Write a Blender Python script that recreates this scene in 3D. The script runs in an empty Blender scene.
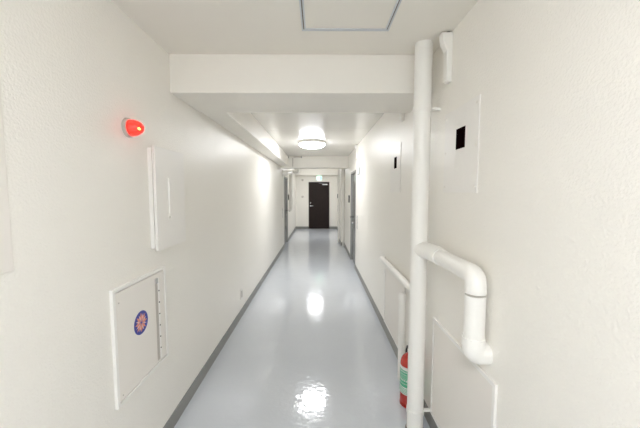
import bpy, bmesh, math
from mathutils import Vector, Matrix
PI = math.pi
SC = bpy.context.scene
C = SC.collection

# ------------------------------------------------------------------ materials
def mat(name, col, rough=0.5, metal=0.0, bump=None, emit=None, coat=0.0, var=None, spec=0.5):
    m = bpy.data.materials.new(name); m.use_nodes = True
    nt = m.node_tree; b = nt.nodes['Principled BSDF']
    b.inputs['Base Color'].default_value = (*col, 1)
    b.inputs['Roughness'].default_value = rough
    b.inputs['Metallic'].default_value = metal
    b.inputs['Coat Weight'].default_value = coat
    b.inputs['Specular IOR Level'].default_value = spec
    tc = nt.nodes.new('ShaderNodeTexCoord')
    if var:                                  # (scale, darker colour, amount)
        n = nt.nodes.new('ShaderNodeTexNoise'); n.inputs['Scale'].default_value = var[0]
        n.inputs['Detail'].default_value = 4
        r = nt.nodes.new('ShaderNodeMapRange'); r.inputs['To Max'].default_value = var[2]
        x = nt.nodes.new('ShaderNodeMix'); x.data_type = 'RGBA'
        x.inputs['A'].default_value = (*col, 1); x.inputs['B'].default_value = (*var[1], 1)
        nt.links.new(tc.outputs['Object'], n.inputs['Vector'])
        nt.links.new(n.outputs['Fac'], r.inputs['Value'])
        nt.links.new(r.outputs['Result'], x.inputs['Factor'])
        nt.links.new(x.outputs['Result'], b.inputs['Base Color'])
    if bump:                                 # list of (scale, strength, distance)
        prev = None
        for sc, st, di in bump:
            n = nt.nodes.new('ShaderNodeTexNoise'); n.inputs['Scale'].default_value = sc
            n.inputs['Detail'].default_value = 2
            bp = nt.nodes.new('ShaderNodeBump'); bp.inputs['Strength'].default_value = st
            bp.inputs['Distance'].default_value = di
            nt.links.new(tc.outputs['Object'], n.inputs['Vector'])
            nt.links.new(n.outputs['Fac'], bp.inputs['Height'])
            if prev: nt.links.new(prev.outputs['Normal'], bp.inputs['Normal'])
            prev = bp
        nt.links.new(prev.outputs['Normal'], b.inputs['Normal'])
    if emit:
        b.inputs['Emission Color'].default_value = (*emit[0], 1)
        b.inputs['Emission Strength'].default_value = emit[1]
    return m

WALL = (0.875, 0.85, 0.795)
M = {
 'wall': mat('textured_wall_paint', WALL, 0.34, bump=[(115, 0.75, 0.0032)], spec=0.45),
 'ceil': mat('ceiling_paint', (0.84, 0.81, 0.745), 0.5, bump=[(60, 0.12, 0.002)]),
 'ceilgloss': mat('ceiling_board_gloss', (0.83, 0.81, 0.76), 0.21, bump=[(30, 0.06, 0.002)]),
 'beam': mat('beam_paint', (0.875, 0.848, 0.79), 0.45, bump=[(80, 0.25, 0.002)]),
 'floor': mat('glossy_vinyl_floor', (0.585, 0.615, 0.66), 0.10, bump=[(6, 0.22, 0.01), (30, 0.22, 0.004)],
              var=(2.5, (0.55, 0.58, 0.62), 0.5), spec=0.55),
 'base': mat('grey_vinyl_baseboard', (0.27, 0.27, 0.255), 0.45),
 'panel': mat('panel_cream_paint', (0.83, 0.795, 0.745), 0.42, bump=[(120, 0.08, 0.001)]),
 'boxw': mat('box_white_paint', (0.86, 0.84, 0.805), 0.38, bump=[(100, 0.2, 0.002)]),
 'edge': mat('panel_edge_white', (0.88, 0.865, 0.83), 0.35),
 'pipe': mat('pipe_white_paint', (0.89, 0.875, 0.835), 0.30, bump=[(40, 0.06, 0.002)]),
 'gap': mat('dark_gap', (0.22, 0.19, 0.16), 0.8),
 'alu': mat('aluminium_frame', (0.64, 0.67, 0.70), 0.4, 0.15),
 'steel': mat('door_grey_steel', (0.30, 0.30, 0.29), 0.20, 0.6),
 'frame': mat('steel_door_frame', (0.34, 0.34, 0.33), 0.35, 0.4),
 'brown': mat('dark_brown_door_paint', (0.018, 0.012, 0.011), 0.5, spec=0.2, var=(14, (0.035, 0.022, 0.018), 0.6)),
 'lever': mat('dark_lever_metal', (0.10, 0.10, 0.10), 0.3, 0.8),
 'chrome': mat('chrome', (0.75, 0.75, 0.75), 0.15, 1.0),
 'black': mat('black_glass', (0.006, 0.002, 0.002), 0.3, spec=0.0),
 'blackp': mat('black_plastic', (0.012, 0.012, 0.012), 0.4),
 'red': mat('extinguisher_red', (0.50, 0.03, 0.02), 0.22, coat=0.3),
 'green': mat('label_green', (0.08, 0.44, 0.25), 0.4),
 'white': mat('label_white', (0.80, 0.80, 0.77), 0.4),
 'blue': mat('sticker_blue', (0.035, 0.05, 0.33), 0.4),
 'orange': mat('sticker_orange', (0.78, 0.30, 0.20), 0.4),
 'pink': mat('sticker_pink', (0.85, 0.55, 0.50), 0.4),
 'slot': mat('slot_grey', (0.50, 0.46, 0.42), 0.5),
 'redlens': mat('red_alarm_lens', (0.30, 0.008, 0.005), 0.15, emit=((1.0, 0.022, 0.012), 0.32), coat=0.5),
 'redbulb': mat('red_alarm_bulb', (1, 0.3, 0.1), 0.3, emit=((1.0, 0.22, 0.04), 1.5)),
 'lamp': mat('lamp_diffuser', (0.9, 0.9, 0.9), 0.4, emit=((0.955, 0.97, 1.0), 7.8)),
 'lamp_added': mat('lamp_diffuser_boosted', (0.9, 0.9, 0.9), 0.4, emit=((0.91, 0.94, 1.0), 9.4)),  # stronger, cooler glow for the added lamp above the camera
 'greensign': mat('exit_sign_green', (0.02, 0.45, 0.2), 0.4, emit=((0.05, 0.8, 0.35), 0.3)),
 'whitesign': mat('exit_sign_white', (0.8, 0.9, 0.85), 0.4, emit=((0.75, 1.0, 0.85), 0.3)),
}

# ------------------------------------------------------------------ helpers
def obj(name, bm, m, parent=None, smooth=False, bevel=0.0, origin=None, segs=2):
    me = bpy.data.meshes.new(name)
    bmesh.ops.recalc_face_normals(bm, faces=bm.faces)
    if smooth:
        for f in bm.faces: f.smooth = True
    bm.to_mesh(me); bm.free()
    o = bpy.data.objects.new(name, me); C.objects.link(o)
    mats = m if isinstance(m, (list, tuple)) else [m]
    for k in mats: me.materials.append(k)
    if smooth:
        try: me.set_sharp_from_angle(angle=math.radians(40))
        except Exception: pass
    if bevel:
        b = o.modifiers.new('bevel', 'BEVEL'); b.width = bevel; b.segments = segs
        b.limit_method = 'ANGLE'; b.angle_limit = math.radians(50)
    if parent is not None:
        o.parent = parent
    return o

def thing(name, label, cat, loc, group=None):
    o = bpy.data.objects.new(name, None); C.objects.link(o)
    o.empty_display_size = 0.05
    o.location = loc; o['label'] = label; o['category'] = cat
    if group: o['group'] = group
    return o

def struct(o, label=None, cat=None):
    o['kind'] = 'structure'
    if label: o['label'] = label
    if cat: o['category'] = cat
    return o

def bm_new(): return bmesh.new()
def box(bm, x0, x1, y0, y1, z0, z1, mi=0):
    vs = [bm.verts.new((x, y, z)) for x in (x0, x1) for y in (y0, y1) for z in (z0, z1)]
    for q in ((0,1,3,2),(4,6,7,5),(0,4,5,1),(2,3,7,6),(0,2,6,4),(1,5,7,3)):
        f = bm.faces.new([vs[i] for i in q]); f.material_index = mi
    return bm
def B(*a): return box(bm_new(), *a)

def frame_axes(axis):
    a = Vector(axis).normalized()
    u = a.orthogonal().normalized(); v = a.cross(u)
    return a, u, v
def lathe(bm, prof, axis=(0,0,1), org=(0,0,0), n=32, mi=0):
    """prof: list of (r, h) along axis from org"""
    a, u, v = frame_axes(axis); org = Vector(org); rings = []
    for r, h in prof:
        if r < 1e-6: rings.append([bm.verts.new(org + a*h)])
        else: rings.append([bm.verts.new(org + a*h + (u*math.cos(2*PI*i/n) + v*math.sin(2*PI*i/n))*r) for i in range(n)])
    for A, Bq in zip(rings, rings[1:]):
        for i in range(n):
            j = (i+1) % n
            if len(A) == 1 and len(Bq) == 1: continue
            if len(A) == 1: f = bm.faces.new((A[0], Bq[i], Bq[j]))
            elif len(Bq) == 1: f = bm.faces.new((A[i], A[j], Bq[0]))
            else: f = bm.faces.new((A[i], A[j], Bq[j], Bq[i]))
            f.material_index = mi
    for R in (rings[0], rings[-1]):
        if len(R) > 1: bm.faces.new(R).material_index = mi
    return bm
def cyl(bm, p0, p1, r, n=28, mi=0):
    p0 = Vector(p0); p1 = Vector(p1); L = (p1-p0).length
    return lathe(bm, [(r, 0), (r, L)], p1-p0, p0, n, mi)
def sweep(bm, pts, r, n=28, bend=0.0, k=8):
    """tube along a polyline whose corners are rounded with radius 'bend'; r a number or list per point"""
    P = [Vector(p) for p in pts]; path = [P[0]]
    for i in range(1, len(P)-1):
        a, b, c = P[i-1], P[i], P[i+1]
        if bend <= 0: path.append(b); continue
        d1 = (a-b).normalized(); d2 = (c-b).normalized()
        ang = d1.angle(d2); t = bend/math.tan(ang/2)
        cen = b + (d1+d2).normalized()*(bend/math.sin(ang/2))
        s = b + d1*t - cen; e = b + d2*t - cen; tot = s.angle(e); ax = s.cross(e).normalized()
        for q in range(k+1): path.append(cen + Matrix.Rotation(tot*q/k, 3, ax) @ s)
    path.append(P[-1])
    tan = []
    for i in range(len(path)):
        a = path[max(i-1, 0)]; b = path[min(i+1, len(path)-1)]; tan.append((b-a).normalized())
    u = tan[0].orthogonal().normalized(); rings = []
    for i, p in enumerate(path):
        u = (u - tan[i]*u.dot(tan[i])).normalized(); v = tan[i].cross(u)
        rings.append([bm.verts.new(p + (u*math.cos(2*PI*q/n) + v*math.sin(2*PI*q/n))*r) for q in range(n)])
    for A, Bq in zip(rings, rings[1:]):
        for q in range(n):
            j = (q+1) % n; bm.faces.new((A[q], A[j], Bq[j], Bq[q]))
    bm.faces.new(rings[0]); bm.faces.new(rings[-1])
    return bm

def copy_tree(o, parent=None):
    c = o.copy(); C.objects.link(c)
    if parent is not None: c.parent = parent
    for ch in [x for x in C.objects if x.parent == o]: copy_tree(ch, c)
    return c

# ------------------------------------------------------------------ the place
XL, XR = -0.967, 0.745          # walls
XRF = 0.795                     # right wall of the far lobby
H = 2.45
HL = 2.57                       # ceiling of the far lobby
YN, YF = -3.2, 12.75            # wall behind the camera, far wall
T = 0.14
LD0, LD1 = 8.50, 9.40           # left door opening
RD0, RD1 = 6.03, 6.93           # right door opening
FD0, FD1 = 11.25, 12.10         # far right door opening
PY0, PY1 = 8.70, 9.80           # pillar
DH = 2.0

struct(obj('floor', B(XL-T, XRF+T, YN-T, YF+T, -0.1, 0), M['floor']), 'glossy pale blue-grey vinyl corridor floor', 'floor')
bm = bm_new()
box(bm, XL-T, XRF+T, YN-T, 2.2, H, H+0.1)
box(bm, XL-T, XRF+T, 2.2, 8.0, H+0.006, HL+0.1); box(bm, XL-T, XRF+T, 8.0, YF+T, HL, HL+0.1)
ceil = obj('ceiling', bm, [M['ceil'], M['ceilgloss']])
bm = bmesh.new(); bm.from_mesh(ceil.data)
y = 2.2; edges = [2.2, 3.47, 4.38, 5.29, 6.20, 7.11, 8.0]
for a, b in zip(edges, edges[1:]):
    box(bm, XL-T, XRF+T, a+0.003, b-0.003, H, H+0.006, 1)
bmesh.ops.recalc_face_normals(bm, faces=bm.faces); bm.to_mesh(ceil.data); bm.free()
struct(ceil, 'off-white corridor ceiling with panel joints', 'ceiling')

bm = bm_new()
box(bm, XL-T, XL, YN, LD0, 0, H); box(bm, XL-T, XL, LD0, LD1, DH, H); box(bm, XL-T, XL, LD1, YF, 0, H); box(bm, XL-T, XL, 8.0, YF, H, HL)
struct(obj('wall_left', bm, M['wall']), 'textured cream left corridor wall', 'wall')
bm = bm_new()
box(bm, XR, XR+T+0.05, YN, RD0, 0, H); box(bm, XR, XR+T+0.05, RD0, RD1, DH, H); box(bm, XR, XR+T+0.05, RD1, PY0, 0, H); box(bm, XR, XR+T+0.05, 8.0, PY0, H, HL)
struct(obj('wall_right', bm, M['wall']), 'textured cream right corridor wall', 'wall')
bm = bm_new()
box(bm, XRF, XRF+T, PY1, FD0, 0, H); box(bm, XRF, XRF+T, FD0, FD1, DH, H); box(bm, XRF, XRF+T, FD1, YF, 0, H); box(bm, XRF, XRF+T, PY1, YF, H, HL)
struct(obj('wall_right_lobby', bm, M['wall']), 'cream right wall of the far lobby', 'wall')
struct(obj('wall_far', B(XL-T, XRF+T, YF, YF+T, 0, HL), M['wall']), 'cream end wall of the corridor', 'wall')
bm = bm_new(); box(bm, XL-T, -0.76, YN-T, YN, 0, H); box(bm, 0.54, XRF+T, YN-T, YN, 0, H); box(bm, -0.76, 0.54, YN-T, YN, 2.15, H)
struct(obj('wall_near', bm, M['wall']), 'cream wall behind', 'wall')

# unseen doorway and fill light, added behind the camera to brighten the near walls
wd = thing('added_doorway', 'added wide doorway frame, unseen behind the camera', 'window', (-0.11, YN-0.07, 0)); wd['kind'] = 'structure'
bm = bm_new(); box(bm, -0.65, -0.60, -0.03, 0.03, 0, 2.15); box(bm, 0.60, 0.65, -0.03, 0.03, 0, 2.15)
box(bm, -0.60, 0.60, -0.03, 0.03, 2.09, 2.15); box(bm, -0.60, 0.60, -0.03, 0.03, 0, 0.08); box(bm, -0.025, 0.025, -0.03, 0.03, 0.08, 2.09)
obj('added_doorway_frame', bm, M['alu'], wd, bevel=0.003)
ld = bpy.data.lights.new('rear_fill_light', 'AREA'); ld.shape = 'RECTANGLE'; ld.size = 1.5; ld.size_y = 2.2  # added cool fill from behind, no real source known there
ld.energy = 3; ld.color = (0.82, 0.91, 1.0)
lo = bpy.data.objects.new('rear_fill_light', ld); C.objects.link(lo); lo.location = (-0.11, YN-0.5, 1.25); lo.rotation_euler = (PI/2, 0, 0)

# beams, boxed duct, pillar
BZ = 2.205
struct(obj('trim_1', B(XL, XR, 2.025, 2.52, BZ, H), M['beam'], bevel=0.004), 'broad cream beam crossing the ceiling', 'beam')
struct(obj('trim_2', B(XL, XL+0.205, 2.52, 7.62, BZ+0.01, H), M['beam'], bevel=0.006), 'long boxed duct along the top of the left wall', 'duct')
struct(obj('trim_3', B(XL, XR, 7.62, 8.00, 2.168, H), M['beam'], bevel=0.004), 'second cream beam past the ceiling lamp', 'beam')
struct(obj('trim_4', B(XL, XRF, 12.35, YF, 2.25, HL), M['beam'], bevel=0.004), 'shallow cream beam above the end wall', 'beam')
struct(obj('trim_5', B(0.655, XRF+T, PY0, PY1, 0, HL), M['wall'], bevel=0.004), 'narrow cream pillar jutting from the right wall', 'pillar')

# baseboards
bb, bt = 0.10, 0.006
bm = bm_new(); box(bm, XL, XL+bt, YN, LD0, 0, bb); box(bm, XL, XL+bt, LD1, YF, 0, bb)
struct(obj('baseboard_left', bm, M['base']), 'grey vinyl baseboard on the left wall', 'baseboard')
bm = bm_new(); box(bm, XR-bt, XR, YN, RD0, 0, bb); box(bm, XR-bt, XR, RD1, PY0-bt, 0, bb)
box(bm, 0.655-bt, XR, PY0-bt, PY0, 0, bb); box(bm, 0.655-bt, 0.655, PY0, PY1, 0, bb)
box(bm, XRF-bt, XRF, PY1, FD0, 0, bb); box(bm, XRF-bt, XRF, FD1, YF, 0, bb)
struct(obj('baseboard_right', bm, M['base']), 'grey vinyl baseboard on the right wall', 'baseboard')
bm = bm_new(); box(bm, XL+bt, -0.415, YF-bt, YF, 0, bb); box(bm, 0.455, XRF-bt, YF-bt, YF, 0, bb)
struct(obj('baseboard_far', bm, M['base']), 'grey vinyl baseboard on the end wall', 'baseboard')

# ------------------------------------------------------------------ doors
def side_door(n, s, X, y0, y1, label, hy):
    """door in a side wall; s = -1 left wall, +1 right wall; hy = y of the handle side"""
    r = thing('door_%d' % n, label, 'door', (X + s*0.05, (y0+y1)/2, 0)); r['kind'] = 'structure'
    ox, oy = r.location.x, r.location.y
    def L(a, b, c, d, e, f):
        xa, xb = sorted((a-ox, b-ox)); return B(xa, xb, c-oy, d-oy, e, f)
    bm = bm_new()
    xa, xb = sorted((X - s*0.008 - ox, X + s*0.12 - ox))
    box(bm, xa, xb, y0-oy, y0+0.035-oy, 0.0, DH); box(bm, xa, xb, y1-0.035-oy, y1-oy, 0.0, DH)
    box(bm, xa, xb, y0+0.035-oy, y1-0.035-oy, DH-0.035, DH)
    obj('door_frame', bm, M['frame'], r, bevel=0.002)
    leaf = obj('door_leaf', L(X+s*0.03, X+s*0.07, y0+0.037, y1-0.037, 0.006, DH-0.037), M['steel'], r, bevel=0.002)
    # lever: rose, neck, bar
    xs = X + s*0.03
    dirn = 1 if hy > (y0+y1)/2 else -1
    bm = bm_new(); lathe(bm, [(0.026, 0), (0.024, 0.008)], (-s, 0, 0), (xs-ox, hy-oy, 1.0))
    sweep(bm, [(xs-ox, hy-oy, 1.0), (xs-s*0.055-ox, hy-oy, 1.0), (xs-s*0.055-ox, hy-dirn*0.12-oy, 1.0)], 0.011, 12, bend=0.015)
    obj('lever_handle', bm, M['lever'], leaf, smooth=True)
    bm = lathe(bm_new(), [(0.03, 0), (0.028, 0.012), (0.012, 0.014), (0, 0.014)], (-s, 0, 0), (xs-ox, hy-oy, 0.86))
    obj('lock_cylinder', bm, M['chrome'], leaf, smooth=True)
    return r
side_door(1, -1, XL, LD0, LD1, 'grey steel door in the left wall beyond the ceiling duct, lever handle', LD1-0.11)
side_door(2, 1, XR, RD0, RD1, 'grey steel apartment door in the right wall, nearer than the pillar', RD1-0.11)
side_door(3, 1, XRF, FD0, FD1, 'grey door in the right wall of the far lobby, half hidden by the pillar', FD1-0.11)

# end door, dark brown
r = thing('door_4', 'dark brown door in the end wall of the corridor under the exit sign', 'door', (0.02, YF, 0)); r['kind'] = 'structure'
bm = bm_new(); d0, d1 = -0.435, 0.435
box(bm, d0, d0+0.02, -0.03, 0, 0, 1.98); box(bm, d1-0.02, d1, -0.03, 0, 0, 1.98); box(bm, d0+0.02, d1-0.02, -0.03, 0, 1.96, 1.98)
obj('door_frame', bm, M['brown'], r, bevel=0.002)
leaf = obj('door_leaf', B(d0+0.022, d1-0.022, -0.022, -0.001, 0.008, 1.958), M['brown'], r, bevel=0.003)
bm = bm_new(); lathe(bm, [(0.03, 0), (0.028, 0.01)], (0,-1,0), (-0.36, -0.022, 0.98))
sweep(bm, [(-0.36, -0.03, 0.98), (-0.36, -0.08, 0.98), (-0.24, -0.08, 0.98)], 0.011, 12, bend=0.015)
obj('lever_handle', bm, M['chrome'], leaf, smooth=True)
obj('lock_cylinder', lathe(bm_new(), [(0.024, 0), (0.022, 0.012), (0, 0.013)], (0,-1,0), (-0.36, -0.022, 1.10)), M['chrome'], leaf, smooth=True)
bm = B(0.14, 0.36, -0.065, -0.022, 1.85, 1.90)
box(bm, 0.0, 0.16, -0.05, -0.035, 1.925, 1.94)
obj('door_closer', bm, M['chrome'], r, bevel=0.004)

# exit sign
r = thing('exit_sign', 'small green and white lit exit sign above the dark brown door', 'sign', (0.03, YF, 2.04))
obj('sign_box', B(-0.11, 0.11, -0.055, -0.001, 0, 0.2), M['boxw'], r, bevel=0.004)
obj('sign_face', B(-0.103, 0.103, -0.058, -0.055, 0.007, 0.193), M['whitesign'], r)
bm = bm_new()                                   # running figure and doorway
F = -0.0595
def quad(bm, pts, y0, y1, mi=0):
    a = [bm.verts.new((x, y0, z)) for x, z in pts]; b = [bm.verts.new((x, y1, z)) for x, z in pts]
    bm.faces.new(a).material_index = mi; bm.faces.new(b).material_index = mi; n = len(pts)
    for i in range(n): bm.faces.new((a[i], a[(i+1) % n], b[(i+1) % n], b[i])).material_index = mi
for p in ([(-.095,.02),(-.085,.02),(-.085,.18),(-.095,.18)], [(-.085,.17),(.02,.17),(.02,.18),(-.085,.18)], [(.04,.02),(.095,.02),(.095,.18),(.04,.18)],
          [(-.045,.085),(-.015,.09),(0,.135),(-.03,.13)], [(-.045,.09),(-.02,.09),(-.06,.05),(-.08,.055)],
          [(-.03,.085),(-.01,.09),(.01,.06),(-.01,.02),(-.025,.025),(-.01,.06)], [(-.03,.13),(-.02,.12),(-.06,.10),(-.065,.115)]):
    quad(bm, p, F, -0.058)
lathe(bm, [(0.013, 0), (0.013, 0.0015)], (0,-1,0), (0.0, -0.058, 0.15), 16)
obj('running_figure', bm, M['greensign'], r)

# ------------------------------------------------------------------ ceiling lamps
def lamp(y, label, z=H, glow='lamp'):
    r = thing('ceiling_lamp', label, 'ceiling lamp', (-0.115, y, z), 'round ceiling lamps along the corridor')
    obj('lamp_base', lathe(bm_new(), [(0.20, 0), (0.232, -0.006), (0.238, -0.040), (0.226, -0.046)], n=48), M['edge'], r, smooth=True)
    prof = [(0.20, -0.044), (0.226, -0.047)] + [(0.228*math.cos(t*PI/16), -0.049-0.066*math.sin(t*PI/16)) for t in range(1, 8)] + [(0, -0.115)]
    obj('diffuser', lathe(bm_new(), prof, n=48), M[glow], r, smooth=True)
    return r
lamp(5.45, 'round glowing white dome lamp on the corridor ceiling')
l2 = lamp(10.75, 'round dome lamp of the far lobby, seen as a reflection on the floor', HL)
l3 = lamp(-0.55, 'added round dome lamp, unseen on the near ceiling above the camera', H, 'lamp_added')  # out of view, added to light the near walls

# ------------------------------------------------------------------ ceiling hatch
r = thing('ceiling_hatch', 'square inspection hatch with thin aluminium frame in the near ceiling', 'hatch', (0.148, 1.495, H))
def ringxy(bm, a, b, z0, z1):
    box(bm, -a, a, -a, -b, z0, z1); box(bm, -a, a, b, a, z0, z1); box(bm, -a, -b, -b, b, z0, z1); box(bm, b, a, -b, b, z0, z1); return bm
obj('hatch_panel', B(-0.2165, 0.2165, -0.2165, 0.2165, -0.002, -0.0005), M['ceil'], r)
obj('outer_frame', ringxy(bm_new(), 0.238, 0.2305, -0.006, 0), M['alu'], r)
obj('inner_frame', ringxy(bm_new(), 0.2245, 0.217, -0.006, 0), M['alu'], r)
obj('gap_strip', ringxy(bm_new(), 0.2305, 0.2245, -0.0012, 0), M['gap'], r)

# ------------------------------------------------------------------ left wall things
# partly seen door panel at the left edge
r = thing('wall_panel', 'large flat cream wall panel cut off by the left edge of the photo', 'wall panel', (XL, 0.655, 1.308))
obj('panel_frame', (lambda bm: (box(bm, 0, 0.004, -0.29, -0.285, 0, 0.82), box(bm, 0, 0.004, 0.285, 0.29, 0, 0.82), box(bm, 0, 0.004, -0.285, 0.285, 0, 0.005), box(bm, 0, 0.004, -0.285, 0.285, 0.815, 0.82), bm)[-1])(bm_new()), M['panel'], r, bevel=0.001)
obj('panel_door', B(0, 0.005, -0.2845, 0.2845, 0.0055, 0.8145), M['panel'], r, bevel=0.001)

# red alarm lamp
r = thing('alarm_lamp', 'lit red dome fire alarm lamp on the left wall', 'alarm lamp', (XL, 1.562, 1.884))
obj('mounting_ring', lathe(bm_new(), [(0.048, 0), (0.048, 0.012), (0.043, 0.017), (0.040, 0.017)], (1,0,0), n=40), M['slot'], r, smooth=True)
pr = [(0.041, 0.018), (0.042, 0.026), (0.040, 0.040), (0.034, 0.056), (0.025, 0.070), (0.013, 0.079), (0, 0.082)]
obj('red_lens', lathe(bm_new(), pr, (1,0,0), n=40), M['redlens'], r, smooth=True)
obj('bulb_glow', lathe(bm_new(), [(0.0, 0.0), (0.007, 0.002), (0.008, 0.006), (0, 0.010)], (1,-0.45,0.1), (0.066, -0.018, -0.008), n=16), M['redbulb'], r, smooth=True)

# upper electrical cabinet
r = thing('electrical_cabinet', 'shallow cream cabinet with handle on the left wall, just beyond the red lamp', 'cabinet', (XL, 1.90, 1.220))
obj('body', B(0, 0.024, -0.172, 0.186, 0.014, 0.59), M['boxw'], r, bevel=0.003)
dr = obj('door', B(0.028, 0.044, -0.172, 0.192, 0.0, 0.60), M['boxw'], r, bevel=0.002)
bm = bm_new(); box(bm, 0.042, 0.045, -0.045, -0.022, 0.17, 0.43); obj('handle_plate', bm, M['edge'], dr, bevel=0.001)
bm = bm_new(); box(bm, 0.045, 0.053, -0.037, -0.030, 0.205, 0.42); obj('handle', bm, M['edge'], dr, bevel=0.002)
obj('lock_cylinder', lathe(bm_new(), [(0.008, 0), (0.008, 0.004), (0.0, 0.005)], (1,0,0), (0.045, -0.034, 0.185), n=16), M['chrome'], dr)
for z in (0.05, 0.54):
    obj('hinge', cyl(bm_new(), (0.036, -0.177, z-0.02), (0.036, -0.177, z+0.02), 0.005, 12), M['edge'], r, smooth=True)

# lower hose cabinet with sticker
r = thing('hydrant_cabinet', 'cream recessed cabinet with round blue and orange sticker low on the left wall', 'cabinet', (XL, 1.612, 0.525))
w, h = 0.243, 0.58
bm = bm_new()
box(bm, 0, 0.016, -w, -w+0.018, 0, h); box(bm, 0, 0.016, w-0.018, w, 0, h); box(bm, 0, 0.016, -w+0.018, w-0.018, 0, 0.018); box(bm, 0, 0.016, -w+0.018, w-0.018, h-0.018, h)
obj('frame', bm, M['edge'], r, bevel=0.0015)
obj('gap_strip', B(0, 0.004, -w+0.018, w-0.018, 0.018, h-0.018), M['gap'], r)
dr = obj('door', B(0.0041, 0.013, -w+0.023, w-0.023, 0.023, h-0.023), M['panel'], r, bevel=0.001)
obj('slot_strip', B(0.0131, 0.0145, 0.118, 0.160, 0.035, 0.530), M['slot'], dr)
bm = B(0.0146, 0.0165, 0.144, 0.160, 0.035, 0.530); obj('slot_rail', bm, M['edge'], dr)
obj('latch', B(0.0146, 0.020, 0.118, 0.143, 0.50, 0.530), M['chrome'], dr, bevel=0.001)
for i, z in enumerate((0.45, 0.38, 0.31, 0.24, 0.17, 0.10)):
    obj('rivet', lathe(bm_new(), [(0.0045, 0), (0.004, 0.002), (0, 0.0025)], (1,0,0), (0.0166, 0.152, z), n=12), M['blackp'], dr)
for y, z in ((-0.2, 0.045), (-0.2, 0.505)):
    obj('screw', lathe(bm_new(), [(0.004, 0), (0.003, 0.0015), (0, 0.002)], (1,0,0), (0.013, y, z), n=12), M['slot'], dr)
# sticker at pixel (141, 323): y 1.62, z 0.86
sy, sz = -0.030, 0.335
st = obj('sticker', lathe(bm_new(), [(0.063, 0), (0.063, 0.0008)], (1,0,0), (0.0131, sy, sz), n=48), M['blue'], dr)
def petals(x0, x1, n, r0, r1, wd, off=0):
    bm = bm_new()
    for k in range(n):
        a = 2*PI*(k+off)/n; ca, sa = math.cos(a), math.sin(a)
        pts = [(r0, 0), ((r0+r1)*0.55, wd), (r1, 0), ((r0+r1)*0.55, -wd)]
        A = [bm.verts.new((x0, sy + p*ca - q*sa, sz + p*sa + q*ca)) for p, q in pts]
        Bv = [bm.verts.new((x1, v.co.y, v.co.z)) for v in A]
        bm.faces.new(A); bm.faces.new(Bv)
        for i in range(4): bm.faces.new((A[i], A[(i+1) % 4], Bv[(i+1) % 4], Bv[i]))
    return bm
obj('star_rays', petals(0.0140, 0.0144, 8, 0.004, 0.054, 0.0075), M['orange'], st)
obj('star_points', petals(0.0145, 0.0148, 8, 0.008, 0.050, 0.0045, 0.5), M['pink'], st)
# outlet plate low on wall
r = thing('wall_socket', 'small white socket plate low on the left wall above the baseboard', 'socket', (XL, 3.70, 0.225))
obj('cover_plate', B(0, 0.008, -0.035, 0.035, 0, 0.13), M['edge'], r, bevel=0.002)
obj('socket_insert', B(0.0081, 0.010, -0.022, 0.022, 0.022, 0.106), M['slot'], r, bevel=0.001)

# ------------------------------------------------------------------ right wall things
def meter_panel(yc, label):
    r = thing('meter_panel', label, 'wall panel', (XR, yc, 1.557), 'meter panels with small dark windows on the right wall')
    a, b, wz0, wz1 = -0.200, 0.180, 0.230, 0.338
    wy0, wy1 = -0.07, 0.035
    bm = bm_new()
    box(bm, -0.005, 0, a, wy0, 0, 0.45); box(bm, -0.005, 0, wy1, b, 0, 0.45)
    box(bm, -0.005, 0, wy0, wy1, 0, wz0); box(bm, -0.005, 0, wy0, wy1, wz1, 0.45)
    obj('cover_plate', bm, M['box'+'w'], r, bevel=0.001)
    obj('window_pane', B(-0.0035, -0.001, wy0, wy1, wz0, wz1), M['black'], r)
    for y in (a+0.022, b-0.022):
        for z in (0.03, 0.225, 0.42):
            obj('screw', lathe(bm_new(), [(0.006, 0), (0.005, 0.003), (0, 0.004)], (-1,0,0), (-0.005, y, z), n=14), M['panel'], r, smooth=True)
    return r
r1 = meter_panel(1.615, 'flush wall panel with small black window, right of the tall white pipe')
r2 = copy_tree(r1); r2.location.y = 2.95; r2['label'] = 'flush wall panel with small black window, farther one beyond the tall white pipe'

def drop_cover(y, label):
    r = thing('conduit_cover', label, 'conduit cover', (XR, y, 2.175), 'white conduit covers dropping from the ceiling')
    bm = bm_new()
    prof = [(0, 0), (-0.020, 0.0), (-0.031, 0.012), (-0.033, 0.17), (-0.056, 0.215), (-0.062, 0.262), (-0.062, 0.266), (0, 0.266)]
    A = [bm.verts.new((x, -0.024, z)) for x, z in prof]; Bv = [bm.verts.new((x, 0.024, z)) for x, z in prof]
    bm.faces.new(A); bm.faces.new(Bv); n = len(prof)
    for i in range(n): bm.faces.new((A[i], A[(i+1) % n], Bv[(i+1) % n], Bv[i]))
    obj('cover_body', bm, M['pipe'], r, bevel=0.004)
    obj('conduit', cyl(bm_new(), (-0.02, 0, 0.266), (-0.02, 0, 0.275), 0.012, 14), M['gap'], r)
    return r
c1 = drop_cover(1.755, 'small white conduit cover at the ceiling, right of the tall pipe')
c2 = copy_tree(c1); c2.location.y = 2.69; c2['label'] = 'small white conduit cover high on the right wall just beyond the first beam'
c3 = copy_tree(c1); c3.location.y = 5.75; c3['label'] = 'small white conduit cover high on the right wall beside the apartment door number plate'

# the tall pipe with its branch
PX, PY = 0.635, 1.885
R1, R2 = 0.0520, 0.043
r = thing('wall_pipe', 'tall white painted pipe from floor to ceiling with a bent branch on the right wall', 'pipe', (PX, PY, 0))
obj('vertical_pipe', cyl(bm_new(), (0, 0, 0.0), (0, 0, H), R1, 48), M['pipe'], r, smooth=True)
def L(p): return (p[0]-PX, p[1]-PY, p[2])
bx = 0.684                   # x of the branch
zt = 1.197
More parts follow.
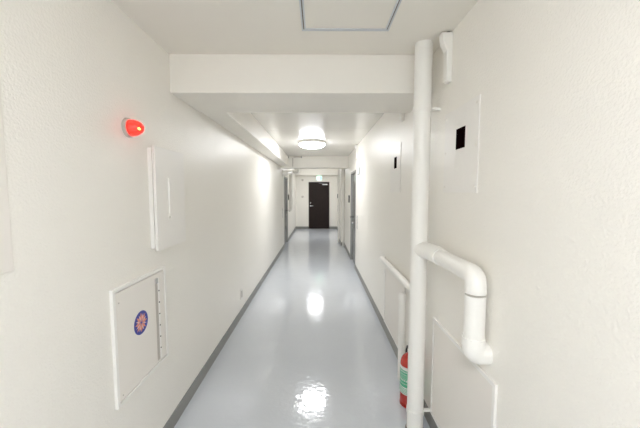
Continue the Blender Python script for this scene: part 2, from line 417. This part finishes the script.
# tee: thick collar that swings from the pipe over to the branch
bm = sweep(bm_new(), [L((PX, PY, zt+0.01)), L((bx-0.005, PY-0.16, zt+0.005)), L((bx, PY-0.22, zt))], 0.049, 36, bend=0.05)
obj('tee_fitting', bm, M['pipe'], r, smooth=True)
yn = 1.285                   # y of the drop pipe
obj('branch_pipe', cyl(bm_new(), L((bx, PY-0.215, zt)), L((bx, yn+0.085, zt)), R2, 36), M['pipe'], r, smooth=True)
obj('elbow', sweep(bm_new(), [L((bx, yn+0.09, zt)), L((bx, yn, zt)), L((bx, yn, zt-0.075))], 0.0440, 36, bend=0.040), M['pipe'], r, smooth=True)
obj('drop_pipe', cyl(bm_new(), L((bx, yn, zt-0.085)), L((bx, yn, 0.91)), R2, 36), M['pipe'], r, smooth=True)
obj('elbow', sweep(bm_new(), [L((bx, yn, 0.925)), L((bx, yn, 0.850)), L((XR, yn, 0.850))], 0.0475, 36, bend=0.030), M['pipe'], r, smooth=True)
for z in (2.065, 0.13):
    bm = lathe(bm_new(), [(R1+0.004, -0.015), (R1+0.004, 0.015)], (0,0,1), (0,0,z), 40)
    box(bm, R1-0.01, XR-PX, -0.008, 0.008, z-0.008, z+0.008)
    obj('pipe_bracket', bm, M['pipe'], r, smooth=True)
obj('floor_collar', lathe(bm_new(), [(R1+0.008, 0), (R1+0.006, 0.006), (R1, 0.008)], n=40), M['gap'], r, smooth=True)

# near low access panel (two leaves)
def access_panel(y0, y1, zt_, label):
    r = thing('access_panel', label, 'wall panel', (XR, (y0+y1)/2, 0.115), 'low access panels on the right wall')
    a = (y1-y0)/2; hh = zt_-0.115
    bm = bm_new()
    box(bm, -0.012, 0, -a, -a+0.02, 0, hh); box(bm, -0.012, 0, a-0.02, a, 0, hh)
    box(bm, -0.012, 0, -a+0.02, a-0.02, hh-0.02, hh); box(bm, -0.012, 0, -a+0.02, a-0.02, 0, 0.015)
    obj('frame', bm, M['edge'], r, bevel=0.0015)
    obj('gap_strip', B(-0.003, 0, -a+0.02, a-0.02, 0.015, hh-0.02), M['gap'], r)
    obj('cover_plate', B(-0.009, -0.0031, -a+0.023, a-0.023, 0.018, hh-0.023), M['panel'], r, bevel=0.001)
    for z in (0.10, hh-0.13):
        obj('hinge', cyl(bm_new(), (-0.013, a-0.021, z-0.025), (-0.013, a-0.021, z+0.025), 0.004, 12), M['edge'], r, smooth=True)
    return r
access_panel(1.195, 1.885, 0.76, 'low cream access panel below the bent branch of the pipe')
access_panel(2.52, 3.30, 0.80, 'low cream access panel beyond the fire extinguisher, under a thin pipe')

# thin horizontal pipe + capped standpipe beyond
r = thing('low_pipe', 'thin white pipe running level along the right wall behind the tall pipe', 'pipe', (0.705, 2.85, 0.825))
obj('pipe_run', sweep(bm_new(), [(XR-0.705, 0.47, 0), (0, 0.47, 0), (0, -0.72, 0), (XR-0.705, -0.72, 0)], 0.030, 24, bend=0.032), M['pipe'], r, smooth=True)
for y in (-0.35, 0.35):
    obj('pipe_clip', B(-0.002, XR-0.705, y-0.01, y+0.01, -0.024, -0.018), M['pipe'], r)
r = thing('capped_pipe', 'short white standpipe with rounded cap behind the fire extinguisher', 'pipe', (0.690, 2.42, 0))
obj('standpipe', cyl(bm_new(), (0, 0, 0), (0, 0, 0.69), 0.029, 32), M['pipe'], r, smooth=True)
obj('cap', lathe(bm_new(), [(0.032, 0.675), (0.033, 0.71), (0.029, 0.728), (0.016, 0.739), (0, 0.742)], n=32), M['pipe'], r, smooth=True)

# fire extinguisher
EX, EY = 0.668, 2.125
r = thing('fire_extinguisher', 'red fire extinguisher with green and white label standing behind the tall pipe', 'fire extinguisher', (EX, EY, 0)); r.scale = (1, 1, 0.93)
R = 0.066
body = obj('cylinder', lathe(bm_new(), [(0, 0.012), (R-0.01, 0.012), (R-0.002, 0.02), (R, 0.03), (R, 0.335), (R-0.004, 0.36), (R-0.014, 0.385), (R-0.032, 0.405), (0.022, 0.412), (0.018, 0.42), (0, 0.42)], n=44), M['red'], r, smooth=True)
obj('base_ring', lathe(bm_new(), [(R-0.003, 0), (R+0.0005, 0.002), (R+0.0005, 0.014), (R-0.01, 0.014)], n=44), M['red'], r, smooth=True)
def band(z0, z1, rr): return lathe(bm_new(), [(rr-0.0006, z0), (rr, z0), (rr, z1), (rr-0.0006, z1)], n=44)
lb = obj('label_sheet', band(0.105, 0.325, R+0.0008), M['white'], body, smooth=True)
obj('label_green_field', band(0.165, 0.300, R+0.0014), M['green'], body, smooth=True)
bm = bm_new()                      # printed lines
for z, wd, t in ((0.282, 40, 0.010), (0.262, 30, 0.006), (0.246, 46, 0.004), (0.232, 36, 0.004), (0.213, 52, 0.012), (0.190, 44, 0.005)):
    for c in (50,):
        for k in range(8):
            a0 = math.radians(c + 170 - wd + k*wd/4); a1 = a0 + math.radians(wd/4*0.66); rr = R+0.002
            vs = [bm.verts.new((rr*math.cos(a), rr*math.sin(a), zz)) for a, zz in ((a0, z), (a1, z), (a1, z+t), (a0, z+t))]
            bm.faces.new(vs)
obj('label_print', bm, M['white'], body)
bm = bm_new()
for z in (0.115, 0.127, 0.139, 0.151): lathe(bm, [(R+0.001, z), (R+0.0018, z), (R+0.0018, z+0.004), (R+0.001, z+0.004)], n=44)
obj('label_lines', bm, M['green'], body)
obj('valve', lathe(bm_new(), [(0.018, 0.42), (0.018, 0.445), (0.013, 0.45), (0.013, 0.47), (0, 0.47)], n=24), M['chrome'], r, smooth=True)
bm = bm_new(); sweep(bm, [(-0.012, 0.03, 0.455), (-0.012, -0.03, 0.46), (-0.014, -0.115, 0.475)], 0.007, 12, bend=0.02)
obj('carry_handle', bm, M['blackp'], r, smooth=True)
bm = bm_new(); sweep(bm, [(0, 0.03, 0.47), (0, -0.03, 0.485), (-0.002, -0.11, 0.505)], 0.006, 12, bend=0.02)
obj('squeeze_lever', bm, M['chrome'], r, smooth=True)
bm = bm_new(); sweep(bm, [(0.0, 0.012, 0.44), (0.0, 0.06, 0.44), (0.0, 0.084, 0.38), (0.0, 0.084, 0.2)], 0.009, 14, bend=0.025)
hose = obj('hose', bm, M['blackp'], r, smooth=True)
obj('nozzle', lathe(bm_new(), [(0.010, 0.2), (0.012, 0.16), (0.015, 0.12), (0.012, 0.12)], org=(0, 0.084, 0), n=16), M['blackp'], hose, smooth=True)

# door fittings on walls
def plate(name, label, cat, X, s, y, z0, z1, hw, m, group=None, th=0.012):
    r = thing(name, label, cat, (X, y, z0), group)
    xa, xb = sorted((0, -s*th)); return r, obj('cover_plate', B(xa, xb, -hw, hw, 0, z1-z0), m, r, bevel=0.002)
r, _ = plate('number_plate', 'small dark grey number plate on the right wall before the apartment door', 'sign', XR, 1, 5.62, 1.875, 2.01, 0.13, M['frame'])
obj('plate_insert', B(-0.014, -0.0121, -0.11, 0.11, 0.012, 0.123), M['alu'], r)
r, _ = plate('mail_slot', 'tall slotted cover plate on the right wall before the apartment door', 'cover plate', XR, 1, 5.70, 0.85, 1.13, 0.09, M['edge'])
for k in range(9): obj('louvre', B(-0.0145, -0.0121, -0.07, 0.07, 0.02+k*0.028, 0.034+k*0.028), M['frame'], r)
r, _ = plate('mail_slot', 'slotted cover plate on the left wall before the grey door', 'cover plate', XL, -1, 8.06, 0.86, 1.13, 0.09, M['edge'])
for k in range(9): obj('louvre', B(0.0121, 0.0145, -0.07, 0.07, 0.02+k*0.028, 0.034+k*0.028), M['frame'], r)
def intercom(X, s, y, label):
    r = thing('intercom', label, 'intercom', (X, y, 1.31), 'black door intercoms')
    xa, xb = sorted((0, -s*0.025)); obj('housing', B(xa, xb, -0.05, 0.05, 0, 0.17), M['blackp'], r, bevel=0.004)
    xa, xb = sorted((-s*0.0252, -s*0.027)); obj('speaker_grille', B(xa, xb, -0.025, 0.025, 0.09, 0.14), M['frame'], r)
    obj('button', lathe(bm_new(), [(0.012, 0), (0.011, 0.004), (0, 0.005)], (-s,0,0), (-s*0.0252, 0, 0.04), n=16), M['chrome'], r)
intercom(XR, 1, 7.26, 'black door intercom on the right wall past the grey apartment door')
intercom(XL, -1, 9.62, 'black door intercom on the left wall past the grey door')
intercom(XRF, 1, 12.32, 'black door intercom beside the half hidden far door')

# far lobby pipes, left
r = thing('lobby_pipe', 'white pipe assembly over the grey door on the left wall, with upturned elbow', 'pipe', (-0.885, 9.75, 0.93))
def L2(x, y, z): return (x+0.885, y-9.75, z-0.93)
obj('wall_run', sweep(bm_new(), [L2(XL+0.002, 8.14, 2.05), L2(-0.882, 8.14, 2.05), L2(-0.885, 9.75, 2.19)], 0.072, 24, bend=0.07), M['pipe'], r, smooth=True)
obj('flange', cyl(bm_new(), L2(XL+0.002, 8.14, 2.05), L2(XL+0.03, 8.14, 2.05), 0.10, 28), M['pipe'], r, smooth=True)
obj('drop_pipe', sweep(bm_new(), [L2(-0.885, 9.75, 2.2), L2(-0.885, 9.75, 0.97), L2(XL+0.002, 9.75, 0.97)], 0.06, 24, bend=0.06), M['pipe'], r, smooth=True)
obj('cross_run', sweep(bm_new(), [L2(-0.885, 9.75, 2.20), L2(-0.64, 9.75, 2.19), L2(-0.64, 9.75, 2.29)], 0.05, 24, bend=0.045), M['pipe'], r, smooth=True)
# conduit and little boxes on the second beam
r = thing('beam_conduit', 'thin conduit with small dark ended fittings on the second beam', 'conduit', (-0.64, 7.62, 2.25))
obj('conduit', sweep(bm_new(), [(0, -0.012, -0.06), (0, -0.012, 0.178), (0.21, -0.012, 0.178)], 0.009, 12, bend=0.02), M['slot'], r, smooth=True)
obj('junction_box', B(-0.10, 0.02, -0.03, 0, 0.16, 0.194), M['beam'], r, bevel=0.003)
for x, z in ((-0.105, 0.172), (0.215, 0.174)):
    obj('end_fitting', B(x-0.012, x+0.012, -0.03, 0, z-0.02, z+0.02), M['frame'], r, bevel=0.002)
# pipes by the pillar
for x, y, rr, lb in ((0.712, 8.655, 0.024, 'slim white pipe standing in front of the narrow pillar'), (0.622, 9.30, 0.022, 'slim white pipe along the side of the narrow pillar')):
    r = thing('pillar_pipe', lb, 'pipe', (x, y, 0))
    obj('vertical_pipe', cyl(bm_new(), (0, 0, 0.0), (0, 0, HL), rr, 20), M['pipe'], r, smooth=True)
    obj('foot_collar', lathe(bm_new(), [(rr+0.014, 0), (rr+0.012, 0.03), (rr, 0.04)], n=20), M['pipe'], r, smooth=True)
    for z in (0.9, 1.9): obj('pipe_clip', lathe(bm_new(), [(rr+0.004, z), (rr+0.004, z+0.02)], n=20), M['pipe'], r, smooth=True)
# little discs on the end wall
for z, lb in ((2.06, 'small round sounder on the end wall left of the exit sign'), (1.36, 'small round button unit on the end wall left of the dark door')):
    r = thing('wall_disc', lb, 'wall fitting', (-0.67, YF, z))
    obj('disc_body', lathe(bm_new(), [(0.045, 0), (0.045, 0.012), (0.036, 0.02), (0, 0.02)], (0,-1,0), n=24), M['slot'], r, smooth=True)
    obj('disc_centre', lathe(bm_new(), [(0.014, 0.0201), (0.012, 0.026), (0, 0.027)], (0,-1,0), n=16), M['edge'], r, smooth=True)

# ------------------------------------------------------------------ camera, world, view
cam = bpy.data.cameras.new('camera'); co = bpy.data.objects.new('camera', cam); C.objects.link(co)
cam.sensor_width = 36; cam.lens = 302/640*36; cam.clip_start = 0.02
co.location = (0, 0, 1.56); co.rotation_euler = (math.radians(90) - math.atan(22/302), 0, -1.5/302)
SC.camera = co
w = bpy.data.worlds.new('world'); SC.world = w; w.use_nodes = True
w.node_tree.nodes['Background'].inputs['Color'].default_value = (0.02, 0.02, 0.02, 1)
vs = SC.view_settings
vs.view_transform = 'Standard'; vs.look = 'None'; vs.gamma = 1; vs.use_curve_mapping = False
vs.exposure = 2.82
SC.cycles.max_bounces = 16; SC.cycles.diffuse_bounces = 10
